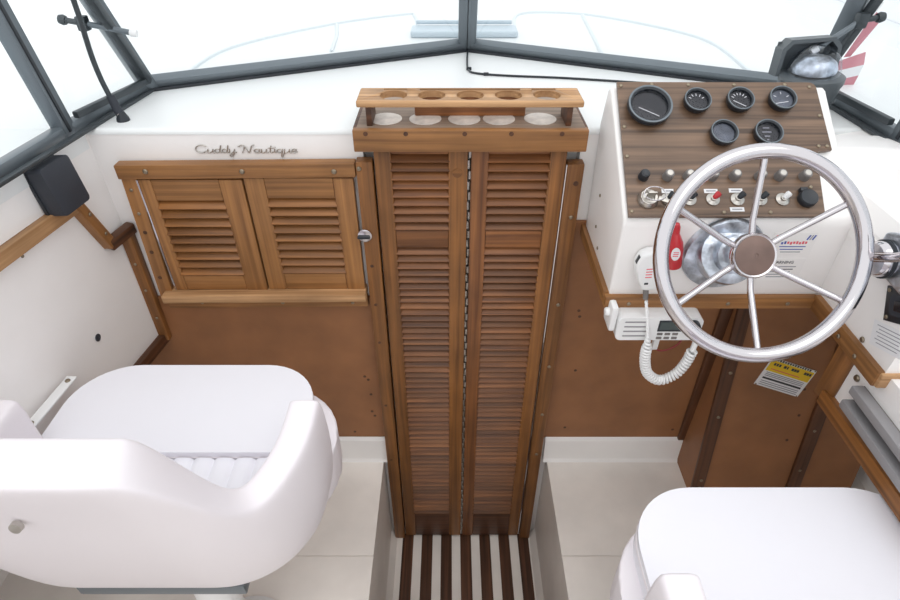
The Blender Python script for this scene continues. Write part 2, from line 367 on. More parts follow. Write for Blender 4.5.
stay('window_stay', 'grey metal window stay on the port corner post', (-.825, 1.35, 1.292), (-.789, 1.35, 1.286), (-.688, 1.35, 1.266))
stay('window_stay', 'grey metal window stay above the compass', (.895, 1.32, 1.303), (.862, 1.32, 1.298), (.788, 1.32, 1.239))
t = thing('support_rod', 'black curved rod hanging down to a rubber foot on the port dash', 'rod', (-.738, 1.25, 1.093))
obj('rod', tube(spline([(-.728, 1.24, 1.42), (-.732, 1.248, 1.33), (-.737, 1.25, 1.25), (-.735, 1.25, 1.2), (-.728, 1.25, 1.155)], 6), .0055, 10), alud, t, None, True)
obj('grip', tube([(-.728, 1.25, 1.165), (-.722, 1.25, 1.128)], [.009, .0095], 12), blackm, t, None, True)
obj('collar', tube([(-.722, 1.25, 1.13), (-.720, 1.25, 1.118)], .0085, 12), chrome, t, None, True)
obj('foot', lathe([(0, 0), (.014, 0), (.013, .006), (.007, .02), (0, .02)], 16), black, t, Matrix.Translation((-.718, 1.25, 1.110)), True)

# ------------------------------------------------------------------ louvred cabinet on the port bulkhead
def louvre(parent, x0, x1, z0, z1, n, mat, y=1.178, w=.026, name='slat'):
    me = None; out = []
    for k in range(n):
        z = z1 - (k + .5) * (z1 - z0) / n
        M = Matrix.Translation(((x0 + x1) / 2, y, z)) @ Matrix.Rotation(R(-48), 4, 'X')
        if me is None:
            o = obj(name, boxm(x1 - x0 + .006, .0055, w, .0018, 2), mat, parent, M, True); me = o.data
        else: o = obj(name, me, None, parent, M)
        out.append(o)
    return out
FY = 1.185
cab = thing('louvre_cabinet', 'teak cabinet with two louvred doors on the port bulkhead', 'cabinet', (-.46, 1.2, .66))
tt = beam('top_trim', (-.728, FY - .004, 1.025), (-.206, FY - .004, 1.03), .033, .028, teak, cab)
for x in (-.662, -.452, -.252): screw(tt, (x, FY - .018, 1.028), s=1.3)
st = beam('side_trim', (-.709, FY, 1.012), (-.722, FY, .665), .034, .022, teak, cab)
for k, z in enumerate((.98, .92, .87, .815, .74)): screw(st, (-.711 - (1 - z) * .04, FY - .011, z), me=None if k < 2 else plug_me, s=.9)
sill = beam('sill', (-.722, FY - .012, .688), (-.211, FY - .012, .694), .022, .05, teak_pale, cab)
ap = beam('apron', (-.725, FY - .002, .658), (-.211, FY - .002, .664), .032, .018, teak, cab)
for x in (-.637, -.43, -.25): screw(ap, (x, FY - .011, .661), s=1.0)
def cab_door(x0, x1, z0, z1, wl, wr_, wt, wb, ns):
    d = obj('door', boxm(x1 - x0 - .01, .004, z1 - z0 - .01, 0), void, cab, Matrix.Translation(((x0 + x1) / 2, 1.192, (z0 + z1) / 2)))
    y = FY - .002
    beam('stile', (x0 + wl / 2, y, z0), (x0 + wl / 2, y, z1), wl, .02, teak, d); beam('stile', (x1 - wr_ / 2, y, z0), (x1 - wr_ / 2, y, z1), wr_, .02, teak, d)
    beam('rail', (x0 + wl, y, z1 - wt / 2), (x1 - wr_, y, z1 - wt / 2), wt, .019, teak, d); beam('rail', (x0 + wl, y, z0 + wb / 2), (x1 - wr_, y, z0 + wb / 2), wb, .019, teak, d)
    louvre(d, x0 + wl, x1 - wr_, z0 + wb, z1 - wt, ns, teak_stile, 1.181, .027)
    return d
d1 = cab_door(-.690, -.460, .702, 1.005, .028, .052, .052, .044, 9)
d2 = cab_door(-.456, -.214, .704, 1.009, .045, .045, .05, .048, 9)
obj('hinge', tube([(-.6925, 1.176, .703), (-.6925, 1.176, 1.004)], .0028, 8), chrome, cab, None, True)
lt = obj('latch', lathe([(0, 0), (.0165, 0), (.0165, .0015), (.013, .003), (0, .003)], 24), chrome, cab, axes((-.199, FY - .0215, .868), (1, 0, 0), (0, 0, 1), (0, -1, 0)), True)
obj('latch_bar', boxm(.03, .007, .007, .002), black, lt, Matrix.Translation((-.201, FY - .027, .866)), True)
# script badge above it
t = thing('name_badge', 'chrome script badge reading Cuddy Nautique above the louvred cabinet', 'badge', (-.442, 1.195, 1.06))
def arc(cx, cy, rx, ry, a0, a1, n=10): return [(cx + rx * math.cos(R(a0 + (a1 - a0) * k / n)), cy + ry * math.sin(R(a0 + (a1 - a0) * k / n))) for k in range(n + 1)]
U_ = [[(0, .9), (.05, .3), (.2, 0), (.5, .02), (.75, .35), (.85, .9), (.85, .3), (1.0, 0), (1.25, .15)]]
D_ = [arc(.42, .45, .4, .45, 60, 340, 10) + [], [(.95, 1.8), (.85, .9), (.82, .2), (1.0, 0), (1.25, .15)]]
A_ = [arc(.42, .45, .42, .45, 50, 350, 10), [(.85, .9), (.83, .2), (1.0, 0), (1.25, .15)]]
GL = {'C': ([arc(.95, .95, .95, .95, 35, 320, 14) + [(1.9, .2), (2.1, .15)]], 2.0), 'u': (U_, 1.2), 'd': (D_, 1.2),
      'y': ([U_[0][:6] + [(.8, 0), (.6, -.8), (.2, -.9), (.15, -.5), (.7, -.1), (1.2, .15)]], 1.2),
      'N': ([[(-.7, 1.5), (-.1, 1.9), (.3, 1.75), (.25, .9), (.1, 0)], [(.3, 1.75), (.8, .8), (1.2, 0), (1.4, .9), (1.6, 1.75), (2.0, 1.9)]], 2.0),
      'a': (A_, 1.2), 't': ([[(.35, 1.7), (.25, .5), (.35, .05), (.6, .0), (.8, .15)], [(-.1, 1.15), (.9, 1.2)]], .8),
      'i': ([[(.2, .9), (.2, .2), (.35, 0), (.6, .15)], [(.25, 1.3), (.27, 1.4)]], .6),
      'q': ([A_[0], [(.85, .9), (.8, -.8), (.95, -.95), (1.1, -.5), (1.25, .15)]], 1.2), 'e': ([[(.1, .45), (.75, .55), (.7, .85), (.4, .95), (.08, .6), (.15, .15), (.5, 0), (1.0, .2)]], 1.0)}
cx = 0; layout = []
for ch in 'Cuddy Nautique':
    if ch == ' ': cx += .9; continue
    g, wdt = GL[ch]; layout.append((ch, cx, g)); cx += wdt
sx = .222 / cx; sy = .0092
for ch, x, g in layout:
    b = bmesh.new()
    for strk in g:
        pts = spline([(-.555 + (x + px + .15 * py) * sx, 1.1975, 1.058 + py * sy) for px, py in strk], 3)
        tube(pts, .0013, 6, b)
    obj('letter', b, steel, t, None, True)

# ------------------------------------------------------------------ louvred bifold door
dr = thing('door_1', 'tall teak bifold door with louvred leaves leading below', 'door', (.045, 1.2, -.45), kind=S)
jl = beam('jamb', (-.186, FY - .004, -.45), (-.186, FY - .004, 1.05), .036, .03, teak_stile, dr)
jr = beam('jamb', (.277, FY - .004, -.45), (.273, FY - .004, 1.045), .036, .03, teak_stile, dr)
screw(jl, (-.197, FY - .019, 1.035), s=1.2)
for z in (.78, .66, .53, .28, .02): screw(jl, (-.19, FY - .019, z), me=plug_me, s=.8)
for k, z in enumerate((1.0, .915, .66, .44, .24, .05)): screw(jr, (.277, FY - .019, z), me=plug_me if k == 0 else None, s=1.1)
def leaf(x0, x1, wl, wr_, sm1):
    ztop, zb = 1.09, -.44
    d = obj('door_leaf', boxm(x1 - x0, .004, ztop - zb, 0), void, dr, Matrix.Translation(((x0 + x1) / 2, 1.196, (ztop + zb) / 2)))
    y = FY - .002
    beam('stile', (x0 + wl / 2, y, zb), (x0 + wl / 2, y, ztop), wl, .022, sm1, d); beam('stile', (x1 - wr_ / 2, y, zb), (x1 - wr_ / 2, y, ztop), wr_, .022, teak_stile, d)
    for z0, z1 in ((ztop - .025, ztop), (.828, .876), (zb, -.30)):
        beam('rail', (x0 + wl, y, (z0 + z1) / 2), (x1 - wr_, y, (z0 + z1) / 2), z1 - z0, .02, teak_dark if z0 < 0 else teak_red, d)  # bottom rail darker: shade low on the door painted in, with some water stain
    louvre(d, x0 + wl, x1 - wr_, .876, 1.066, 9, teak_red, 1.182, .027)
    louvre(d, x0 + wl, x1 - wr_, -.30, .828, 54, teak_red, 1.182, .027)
    return d
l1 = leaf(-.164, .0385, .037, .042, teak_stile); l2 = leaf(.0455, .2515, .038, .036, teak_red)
for i in range(60):   # piano hinge knuckles
    z0 = -.43 + i * .0252
    obj('hinge_knuckle', tube([(.042, 1.176, z0), (.042, 1.176, z0 + .0215)], .0038, 8), steel if i % 2 else black, dr, None, True) if i == 0 else None
k0 = [o for o in bpy.data.objects if o.name.startswith('hinge_knuckle')][0]
kb = lathe([(0, -.0105), (.003, -.0095), (.003, .0095), (0, .0105)], 8); kme = bpy.data.meshes.new('hinge_knuckle'); kb.to_mesh(kme); kb.free(); kme.materials.append(steel)
bpy.data.objects.remove(k0)
for i in range(60): obj('hinge_knuckle', kme, None, dr, Matrix.Translation((.042 + (.0012 if i % 2 else -.0012), 1.175, -.42 + i * .0252)))
obj('edge_strip', tube([(.2545, 1.176, -.43), (.2545, 1.176, 1.04)], .0022, 6), chrome, dr, None, True)
plg = obj('round_plug', lathe([(0, .0), (.011, 0), (.0105, .0012), (0, .0014)], 20), teak_stile, l1, axes((.016, FY - .0132, 1.022), (1, 0, 0), (0, 0, 1), (0, -1, 0)), True)

# ------------------------------------------------------------------ drink shelf and rack over the door
sh = thing('door_shelf', 'wide teak ledge with pale top capping the louvred door', 'shelf', (.045, 1.2, 1.085))
obj('top_board', boxm(.47, .20, .014, .002), teak_grey, sh, Matrix.Translation((.043, 1.252, 1.125)), True)
fb = beam('front_board', (-.199, 1.15, 1.108), (.283, 1.15, 1.108), .047, .022, teak, sh)
for x0 in (-.195, .279): obj('end_board', boxm(.008, .19, .035, .001), teak_dark, sh, Matrix.Translation((x0, 1.25, 1.114)), True)
for x in (-.172, -.09, .03, .125, .228): screw(fb, (x, 1.139, 1.124), me=None if False else plug_me, s=.9).active_material
for x in (-.135, -.052, .03, .103, .19):
    obj('cup_pad', lathe([(0, 0), (.034, 0), (.034, .0012), (0, .0014)], 28), stain, sh, Matrix.Translation((x, 1.20, 1.132)), True)
rk = thing('cup_rack', 'teak rack with five round cup holes standing on the door shelf', 'cup rack', (.04, 1.21, 1.132))
bm_ = boxm(.455, .085, .013, .004, 3)
top = obj('top_board', bm_, teak_pale, rk, Matrix.Translation((.04, 1.192, 1.18)), True)
cut = bmesh.new()
for x in (-.115, -.037, .041, .119, .197): lathe([(0, -.03), (.028, -.03), (.028, .03), (0, .03)], 32, cut, Matrix.Translation((x, 1.187, 1.18)))
for x0, x1 in ((-.137, -.09), (-.062, .146), (.17, .22)): lim(cut, x0, x1, 1.218, 1.2285, 1.15, 1.21)
bmesh.ops.recalc_face_normals(cut, faces=cut.faces); cme = bpy.data.meshes.new('cut'); cut.to_mesh(cme); cut.free()
co = bpy.data.objects.new('cut', cme); COL.objects.link(co)
bo = top.modifiers.new('cut', 'BOOLEAN'); bo.object = co; bo.solver = 'EXACT'
bpy.context.view_layer.update()
nm = bpy.data.meshes.new_from_object(top.evaluated_get(bpy.context.evaluated_depsgraph_get())); top.modifiers.clear(); top.data = nm
bpy.data.objects.remove(co)
for x in (-.165, .243): obj('side_board', boxm(.012, .07, .042, .002), teak_dark, rk, Matrix.Translation((x, 1.195, 1.153)), True)
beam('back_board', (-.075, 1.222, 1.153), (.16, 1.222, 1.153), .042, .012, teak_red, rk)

# ------------------------------------------------------------------ helm console
PO = V((0, .932, 1.047)); PD = V((0, .826, .563)).normalized(); PN = V((0, -PD.z, PD.y))
def PM(u, s, w=0): return axes(PO + V((u, 0, 0)) + PD * s + PN * w, (1, 0, 0), PD, PN)
con = thing('helm_console', 'white moulded helm console carrying the dials and wheel', 'console', (.53, .95, .867))
b = bmesh.new(); YZ = Matrix(((0, 0, 1, 0), (1, 0, 0, 0), (0, 1, 0, 0), (0, 0, 0, 1)))
prism([(.932, .868), (.932, 1.03), (.937, 1.045), (1.165, 1.202), (1.178, 1.206), (1.19, 1.195), (1.212, ZD + .001), (1.192, ZD + .001), (1.192, .868)], .32, .748, b, YZ)
bevel(b, .008, 3)
cb = obj('body', b, gel, con, None, True)
for p in ((.3195, 1.11, 1.0), (.3195, 1.10, .93), (.3195, 1.06, .90)): screw(cb, p, (-1, 0, 0), .8)
t1 = beam('edge_trim', (.318, 1.198, .868), (.318, .935, .862), .03, .016, teak, con, (-1, 0, 0))
t2 = beam('edge_trim', (.312, .93, .858), (.738, .93, .858), .028, .022, teak, con)
for x in (.36, .46, .56, .68): screw(t2, (x, .9185, .858), s=.9)
t3 = beam('edge_trim', (.741, .925, .86), (.741, .705, .86), .034, .02, teak, con, (-1, 0, 0))
for y in (.82, .765): screw(t3, (.7305, y, .858), (-1, 0, 0), 1.0)
t4 = beam('edge_trim', (.735, .708, .86), (.95, .708, .86), .03, .02, teak_pale, con)
# panel
ip = thing('instrument_panel', 'walnut laminate instrument panel with dials and switches behind the wheel', 'instrument panel', PO + V((.5, 0, 0)))
poly = [(.326, .0), (.684, 0), (.694, .135), (.724, .139), (.7215, .275)] + [(.708 + .0135 * math.cos(R(a)), .2785 + .0135 * math.sin(R(a))) for a in (15, 45, 70, 90)] + [(.33, .293)]
b = prism(poly, 0, .006); obj('board', b, lam, ip, PM(0, 0, .001), True)
for u, s in ((.337, .284), (.398, .287), (.47, .286), (.56, .286), (.66, .286), (.708, .281), (.335, .19), (.334, .125), (.332, .01), (.43, .008), (.50, .008), (.585, .008), (.668, .06), (.70, .147), (.716, .147), (.715, .215)):
    screw(ip, PO + V((u, 0, 0)) + PD * s + PN * .007, PN, .8)
def gauge(u, s, r, deep, face, marks, needle, label):
    h = .013 * deep; s -= .009; u -= .004
    g = obj('gauge', lathe([(r * .86, 0), (r * .92, h * .3), (r, h * .55), (r * 1.0, h), (r * .93, h * 1.12), (r * .82, h * .95), (r * .80, h * .25), (0, h * .25)], 40), black, ip, PM(u, s, .007), True); g['label'] = label
    obj('dial_face', lathe([(0, 0), (r * .8, 0), (r * .8, .0006), (0, .0006)], 32), face, g, PM(u, s, .007 + h * .56), True)
    obj('rim_ring', lathe([(r * .93, 0), (r * .99, .0010), (r * .93, .0016), (r * .9, .0008), (r * .93, 0)], 40), alu, g, PM(u, s, .007 + h * 1.08), True)
    for k in range(marks):
        a = R(150 - 120 * k / max(1, marks - 1)); rr = r * .55
        obj('mark', boxm(.0012, r * .2, .0004, 0), paper, g, PM(u + rr * math.cos(a), s + rr * math.sin(a), .0078 + h * .56) @ Matrix.Rotation(a - R(90), 4, 'Z'))
    if needle is not None:
        a = R(needle); obj('needle', boxm(r * 1.0, .0012, .0006, 0), paper, g, PM(u - r * .05, s - r * .3, .0082 + h * .56) @ Matrix.Rotation(a, 4, 'Z'))
    obj('lens', lathe([(r * .8, 0), (r * .5, .0012), (0, .0018)], 32), lens, g, PM(u, s, .007 + h * .85), True)
    return g
gauge(.388, .238, .0425, 1.3, face_m, 0, -28, 'large black dial with a pale needle')
for k, (u, s, fc, mk, nd, lb) in enumerate(((.482, .251, face_m, 5, None, 'small black dial with white marks'), (.565, .253, face_m, 6, 150, 'small black dial with a white bar'), (.647, .255, face_g, 3, 10, 'small faded grey dial'))): gauge(u, s, .026, 1.1, fc, mk, nd, lb)
gauge(.523, .179, .026, 1.1, face_g, 0, None, 'small blank dark dial'); g6 = gauge(.607, .179, .0265, 1.1, face_m, 0, None, 'small dark dial with white print')
for dy, wd_ in ((.011, .012), (.002, .018), (-.007, .010), (-.015, .004)): obj('mark', boxm(wd_, .0022, .0004, 0), inkg, g6, PM(.601, .170 + dy, .0162))
for u, m_ in ((.36, black), (.405, grey), (.443, grey), (.488, grey), (.529, grey), (.576, grey), (.613, grey), (.659, grey)):
    kn = obj('knob', lathe([(0, 0), (.010, 0), (.0095, .006), (.009, .008), (.009, .014), (.0078, .016), (0, .016)], 18), m_, ip, PM(u, .081, .007), True)
    obj('knob_cap', lathe([(0, 0), (.0062, 0), (.0055, .0012), (0, .0014)], 14), steel if m_ is grey else black, kn, PM(u, .081, .023), True)
for k, (u, tip) in enumerate(((.4, black), (.44, black), (.483, red), (.528, black), (.57, black), (.611, white))):
    s = .034; sw = obj('switch', lathe([(0, 0), (.0125, 0), (.0125, .0025), (.009, .004), (.006, .005), (.006, .009), (0, .009)], 20), steel, ip, PM(u, s, .007), True)
    M0 = PM(u, s, .014) @ Matrix.Rotation(R(38), 4, 'Z') @ Matrix.Rotation(R(45), 4, 'Y')
    obj('toggle', lathe([(0, 0), (.0045, 0), (.006, .010), (.005, .013), (0, .014)], 12), tip, sw, M0, True)
for u, s, wv in ((.402, .0515, .022), (.442, .0515, .019), (.482, .0515, .025), (.528, .0525, .025), (.525, .014, .026)):
    lb = obj('name_strip', boxm(wv, .0085, .0008, .0002), paper, ip, PM(u, s, .0074)); obj('print', boxm(wv * .7, .0022, .0003, 0), inkg, lb, PM(u, s, .008))
ks = obj('ignition_lock', lathe([(0, 0), (.020, 0), (.0195, .004), (.017, .008), (.0155, .012), (.011, .012), (.010, .009), (0, .009)], 10), steel, ip, PM(.363, .034, .007), True)
obj('key', boxm(.016, .003, .02, .001), brass if False else steel, ks, PM(.366, .036, .022), True)
obj('key_ring', tube([(.02 * math.cos(R(a)), .014 * math.sin(R(a)), 0) for a in range(0, 360, 24)], .0012, 6, closed=True), chrome, ks, PM(.372, .037, .025), True)
tg = obj('key_tag', boxm(.03, .008, .003, .001), steel, ks, PM(.392, .024, .022) @ Matrix.Rotation(R(-24), 4, 'Z'), True)
cp = obj('capped_socket', lathe([(0, 0), (.0165, 0), (.017, .005), (.0165, .011), (.015, .013), (.0125, .012), (0, .012)], 28), black, ip, PM(.655, .034, .007), True)
obj('hinge_lug', boxm(.014, .008, .01, .002), black, cp, PM(.650, .051, .012), True)

# ------------------------------------------------------------------ steering wheel and its mount
WN = V((0, -.857, .515)).normalized(); WU = V((0, WN.z, -WN.y)); WXa = WU.cross(WN)
HC = V((.515, .828, 1.034)); RC = V((.515, .80, 1.053))
sm = thing('steering_mount', 'stepped silver steering column base on the white console', 'steering mount', (.52, .932, .973))
b = lathe([(0, 0), (.076, 0), (.077, .004), (.074, .010), (.066, .014)], 48); obj('base_disc', lathe([(0, 0), (.076, 0), (.077, .004), (.074, .012), (.06, .016), (0, .016)], 48), cast, sm, axes((.52, .932, .972), (1, 0, 0), (0, 0, 1), (0, -1, 0)), True); b.free()
M = axes((.52, .925, .974), WXa, WU, WN)
obj('middle_disc', lathe([(0, 0), (.056, 0), (.058, .020), (.055, .030), (.046, .034), (0, .034)], 44), cast, sm, M, True)
obj('collar', lathe([(0, .03), (.036, .03), (.034, .052), (.026, .056), (0, .056)], 36), cast, sm, M, True)
sw = thing('steering_wheel', 'chrome six-spoke steering wheel with brown hub cap', 'steering wheel', HC)
RM = axes(RC, WXa, WU, WN); HM = axes(HC, WXa, WU, WN)
obj('rim', tube([RM @ V((.168 * math.cos(2 * math.pi * k / 96), .168 * math.sin(2 * math.pi * k / 96), 0)) for k in range(96)], .0128, 20, closed=True), chrome, sw, None, 'all')
for k in range(6):
    a = R(91.5 + 60 * k)
    obj('spoke', tube([HM @ V((.03 * math.cos(a), .03 * math.sin(a), -.004)), HM @ V((.06 * math.cos(a), .06 * math.sin(a), -.002)), RM @ V((.163 * math.cos(a), .163 * math.sin(a), -.004))], .0056, 12), chrome, sw, None, True)
obj('hub', lathe([(0, -.035), (.02, -.035), (.021, -.018), (.034, -.014), (.0385, -.004), (.0385, .008), (.0365, .011), (.033, .009), (0, .009)], 48), chrome, sw, HM, True)
obj('hub_cap', lathe([(.0335, .008), (.0335, .010), (.02, .013), (.004, .0145), (.003, .0135), (0, .0135)], 48), hubm, sw, HM, True)

# ------------------------------------------------------------------ things on the console front
FM = lambda x, z, w=0: axes((x, .932 - w, z), (1, 0, 0), (0, 0, 1), (0, -1, 0))
t = thing('signal_bottle', 'small red plastic bottle with white oval label beside the steering mount', 'bottle', (.42, .905, .93))
BM = FM(.418, .998, .017) @ Matrix.Rotation(R(9), 4, 'Z') @ Matrix.Rotation(R(-90), 4, 'X') @ Matrix.Diagonal((.8, .8, .82, 1))
obj('body', lathe([(0, -.055), (.019, -.055), (.0205, -.05), (.0205, -.01), (.018, .01), (.011, .028), (.0085, .034), (0, .034)], 24), red, t, BM, True)
obj('cap', lathe([(0, .034), (.009, .034), (.0095, .05), (.007, .058), (0, .06)], 20), red, t, BM, True)
b = bmesh.new(); e = [(.0085 * math.cos(R(a)), .014 * math.sin(R(a))) for a in range(0, 360, 20)]; prism(e, 0, .0012, b)
ov = obj('oval_label', b, paper, t, FM(.417, .990, .0332) @ Matrix.Rotation(R(9), 4, 'Z')); 
for dz in (.004, 0, -.004): obj('print', boxm(.010, .0015, .0004, 0), inkr, ov, FM(.417, .990 + dz, .0346))
# radio
t = thing('marine_radio', 'white marine radio with dark screen hung under the helm console', 'radio', (.43, .93, .84))
ry = .885
b = bmesh.new(); prism(rrect(.335, .505, .79, .848, .012), 0, .1, b, axes((0, ry, 0), (1, 0, 0), (0, 0, 1), (0, 1, 0))); obj('body', b, white, t, None, True)
obj('bracket', boxm(.014, .05, .06, .006), white, t, Matrix.Translation((.327, .915, .838)), True)
obj('bracket_knob', lathe([(0, 0), (.009, 0), (.009, .006), (.007, .009), (0, .009)], 16), white, t, axes((.321, .91, .845), (0, 1, 0), (0, 0, 1), (-1, 0, 0)), True)
RFM = lambda x, z: axes((x, ry - .0005, z), (1, 0, 0), (0, 0, 1), (0, -1, 0))
for dz in (.838, .826, .814, .802): obj('speaker_slot', boxm(.046, .003, .001, 0), greyr, t, RFM(.372, dz))
sc_ = obj('screen', boxm(.05, .028, .002, .0006), black, t, RFM(.442, .828)); obj('display', boxm(.044, .02, .001, 0), lcd, sc_, RFM(.442, .829) @ Matrix.Translation((0, 0, .0012)))
for k in range(3):
    for j in range(2): obj('button', boxm(.011, .0055, .003, .001), grey, t, RFM(.424 + k * .0155, .807 - j * .0105), True)
obj('tuning_knob', lathe([(0, 0), (.0135, 0), (.0125, .014), (.011, .016), (0, .016)], 24), black, t, RFM(.485, .83), True)
obj('small_knob', lathe([(0, 0), (.006, 0), (.0055, .008), (0, .008)], 14), black, t, RFM(.49, .805), True)
# microphone
t = thing('radio_microphone', 'white hand microphone with coiled cord clipped left of the wheel', 'microphone', (.385, .90, .89))
b = bmesh.new()
mp_ = [(.0, -.044), (.012, -.042), (.018, -.02), (.024, 0), (.0245, .018), (.019, .033), (.008, .040), (-.008, .040), (-.019, .033), (-.0245, .018), (-.024, 0), (-.018, -.02), (-.012, -.042)]
prism(mp_, 0, .026, b); bevel(b, .006, 3)
MM = FM(.383, .948, .004) @ Matrix.Rotation(R(4), 4, 'Z') @ Matrix.Diagonal((1.22, 1.06, 1, 1))
mb = obj('body', b, white, t, MM, True)
obj('side_button', boxm(.005, .016, .012, .002), black, t, MM @ Matrix.Translation((-.0205, .022, .016)) @ Matrix.Rotation(R(-20), 4, 'Z'), True)
for k in range(4): obj('speaker_slot', boxm(.010, .0016, .0008, 0), inkr, mb, MM @ Matrix.Translation((-.004, .006 - k * .006, .0262)))
obj('emblem', boxm(.006, .004, .0008, 0), black, mb, MM @ Matrix.Translation((-.006, -.026, .0262)))
obj('strain_relief', tube([(.383, .912, .905), (.386, .906, .88)], [.006, .005], 12), grey, t, None, True)
path = spline([(.387, .903, .878), (.392, .885, .84), (.398, .873, .80), (.402, .87, .75), (.416, .87, .71), (.445, .87, .69), (.475, .872, .705), (.492, .876, .735), (.499, .88, .765)], 60)
cl = [0]
for i in range(1, len(path)): cl.append(cl[-1] + (path[i] - path[i - 1]).length)
coil = []
for i, p in enumerate(path):
    q = path[min(i + 1, len(path) - 1)] - path[max(0, i - 1)]; q.normalize(); a = q.cross(V((0, 1, 0))).normalized(); c = V((0, 1, 0))
    fr = i / len(path); rad = .0085 * min(1, max(.04, (fr - .22) * 12)); ph = cl[i] / .0072 * 2 * math.pi
    coil.append(p + (a * math.cos(ph) + c * math.sin(ph)) * rad)
obj('coiled_cord', tube(coil, .0031, 6), white, t, None, True)
obj('cord_plug', tube([(.499, .88, .765), (.503, .885, .79)], .006, 10), white, t, None, True)
t = thing('wire_connector', 'small white plug on a dark red wire under the radio', 'connector', (.435, .90, .75))
obj('plug', boxm(.012, .01, .032, .002), white, t, Matrix.Translation((.43, .905, .765)), True); obj('pin_end', boxm(.006, .006, .018, .001), white, t, Matrix.Translation((.4305, .905, .788)), True)
obj('wire', tube(spline([(.432, .905, .75), (.445, .905, .742), (.465, .905, .748), (.485, .91, .765), (.50, .93, .80)], 6), .002, 6), wirer, t, None, True)
obj('lead', tube([(.4305, .905, .795), (.431, .905, .80), (.44, .95, .85)], .0012, 6), white, t, None, True)
# stickers
def sheet(name, label, M, w, h, mat=gel):
    o = obj(name, boxm(w, h, .0008, 0), mat, None, M); tag(o, label, 'sticker'); return o
s1 = sheet('guarantee_sticker', 'white sticker with red block and blue slashes right of the hub', FM(.647, .992, .0006), .082, .048)
def mark(par, M, dx, dy, w, h, mat, rot=0, shear=0): return obj('print', boxm(w, h, .0003, 0), mat, par, M @ Matrix.Translation((dx, dy, .0005)) @ Matrix.Rotation(rot, 4, 'Z'))
M = FM(.647, .992, .0007); mark(s1, M, -.027, .014, .017, .010, inkr); mark(s1, M, .026, .014, .003, .011, inkb, R(-20)); mark(s1, M, .031, .014, .002, .011, inkg, R(-20)); mark(s1, M, .036, .014, .003, .011, inkb, R(-20))
for k in range(9): mark(s1, M, -.02 + k * .0056, .002 + (.0008 if k % 3 else -.0004), .0036, .006 if k % 2 else .0048, inkb if k < 2 else inkr)
for k in range(3): mark(s1, M, .002, -.006 - k * .006, .05 - k * .006, .0018, inkb if k < 2 else inkg)
s2 = sheet('warning_sticker', 'white sticker headed WARNING below the red and blue one', FM(.645, .932, .0006), .082, .052); M = FM(.645, .932, .0007)
obj('print', text_mesh('WARNING', .009), ink, s2, M @ Matrix.Translation((-.002, .018, .0006)))
for k in range(5): mark(s2, M, .0, .008 - k * .006, .055 - (k % 3) * .008, .0018, ink if k == 1 else inkg)

# ------------------------------------------------------------------ starboard side fittings
SM = lambda y, z, w=0: axes((.743 - w, y, z), (0, -1, 0), (0, 0, 1), (-1, 0, 0))
t = thing('throttle_control', 'silver throttle lever housing on the side right of the wheel', 'throttle', (.74, .83, 1.0))
b = bmesh.new(); prism([(-.07, -.022), (.075, -.03), (.085, .02), (.05, .055), (-.02, .06), (-.065, .04)], 0, .02, b); bevel(b, .006, 3)
obj('housing', b, cast, t, SM(.772, 1.035, -.006), True)
obj('boss', lathe([(0, 0), (.03, 0), (.03, .018), (.026, .024), (0, .024)], 32), chrome, t, SM(.808, 1.04, .012), True)
obj('boss_ring', lathe([(.030, .004), (.033, .006), (.033, .010), (.030, .012)], 32), black, t, SM(.808, 1.04, .012), True)
obj('lever', tube([SM(.815, 1.04, .034) @ V((0, 0, 0)), SM(.77, 1.068, .035) @ V((0, 0, 0)), SM(.69, 1.13, .04) @ V((0, 0, 0))], [.009, .0085, .0075], 14), chrome, t, None, True)
obj('lever_knob', lathe([(0, -.014), (.011, -.01), (.014, 0), (.011, .01), (0, .014)], 18), black, t, SM(.68, 1.136, .04), True)
t = thing('trim_plate', 'black recessed plate with screws below the throttle', 'plate', (.742, .77, .965))
pm = SM(.738, .992, .0) @ Matrix.Rotation(R(28), 4, 'Z')
obj('plate', boxm(.09, .06, .004, .001), black, t, pm, True)
b = bmesh.new(); prism(rrect(-.03, .03, -.018, .018, .008), 0, .004, b); obj('recess_frame', b, blackm, t, pm @ Matrix.Translation((0, 0, .002)), True)
obj('rocker', boxm(.03, .018, .008, .003), face_m, t, pm @ Matrix.Translation((0, 0, .007)), True)
for dx in (-.038, .038):
    for dy in (-.023, .023): screw(t, pm @ V((dx, dy, .002)), (-1, 0, 0), .8)
s3 = tag(obj('instruction_sticker', boxm(.08, .045, .0008, 0), paper, None, SM(.735, .925, .0006) @ Matrix.Rotation(R(20), 4, 'Z')), 'white printed notice under the black plate', 'sticker')
for k in range(6): mark(s3, SM(.735, .925, .0007) @ Matrix.Rotation(R(20), 4, 'Z'), 0, .016 - k * .0062, .06 - (k % 2) * .01, .0014, inkg)
t = thing('rod_rail', 'pair of grey rails on the white side panel below the throttle', 'rail', (.745, .5, .79))
for z, x in ((.806, .738), (.77, .735)):
    obj('rail', boxm(.28, .018, .022, .003), greyr, t, axes((x, .735 - .14, z), (0, 1, 0), (0, 0, 1), (1, 0, 0)), True)
obj('channel', boxm(.28, .05, .006, .001), grey, t, axes((.749, .595, .788), (0, 1, 0), (0, 0, 1), (1, 0, 0)), True)
screw(t, (.745, .66, .788), (-1, 0, 0), 1.0)
t5 = tag(beam('trim_1', (.748, .80, .718), (.748, .45, .726), .034, .02, teak_stile, None, (-1, 0, 0)), 'teak strip along the lower edge of the starboard side panel', 'trim', kind=S)
t6 = tag(beam('trim_2', (.752, .80, .85), (.752, .80, .712), .04, .02, teak_stile, None, (-1, -.3, 0)), 'short upright teak post under the console corner', 'trim', kind=S)
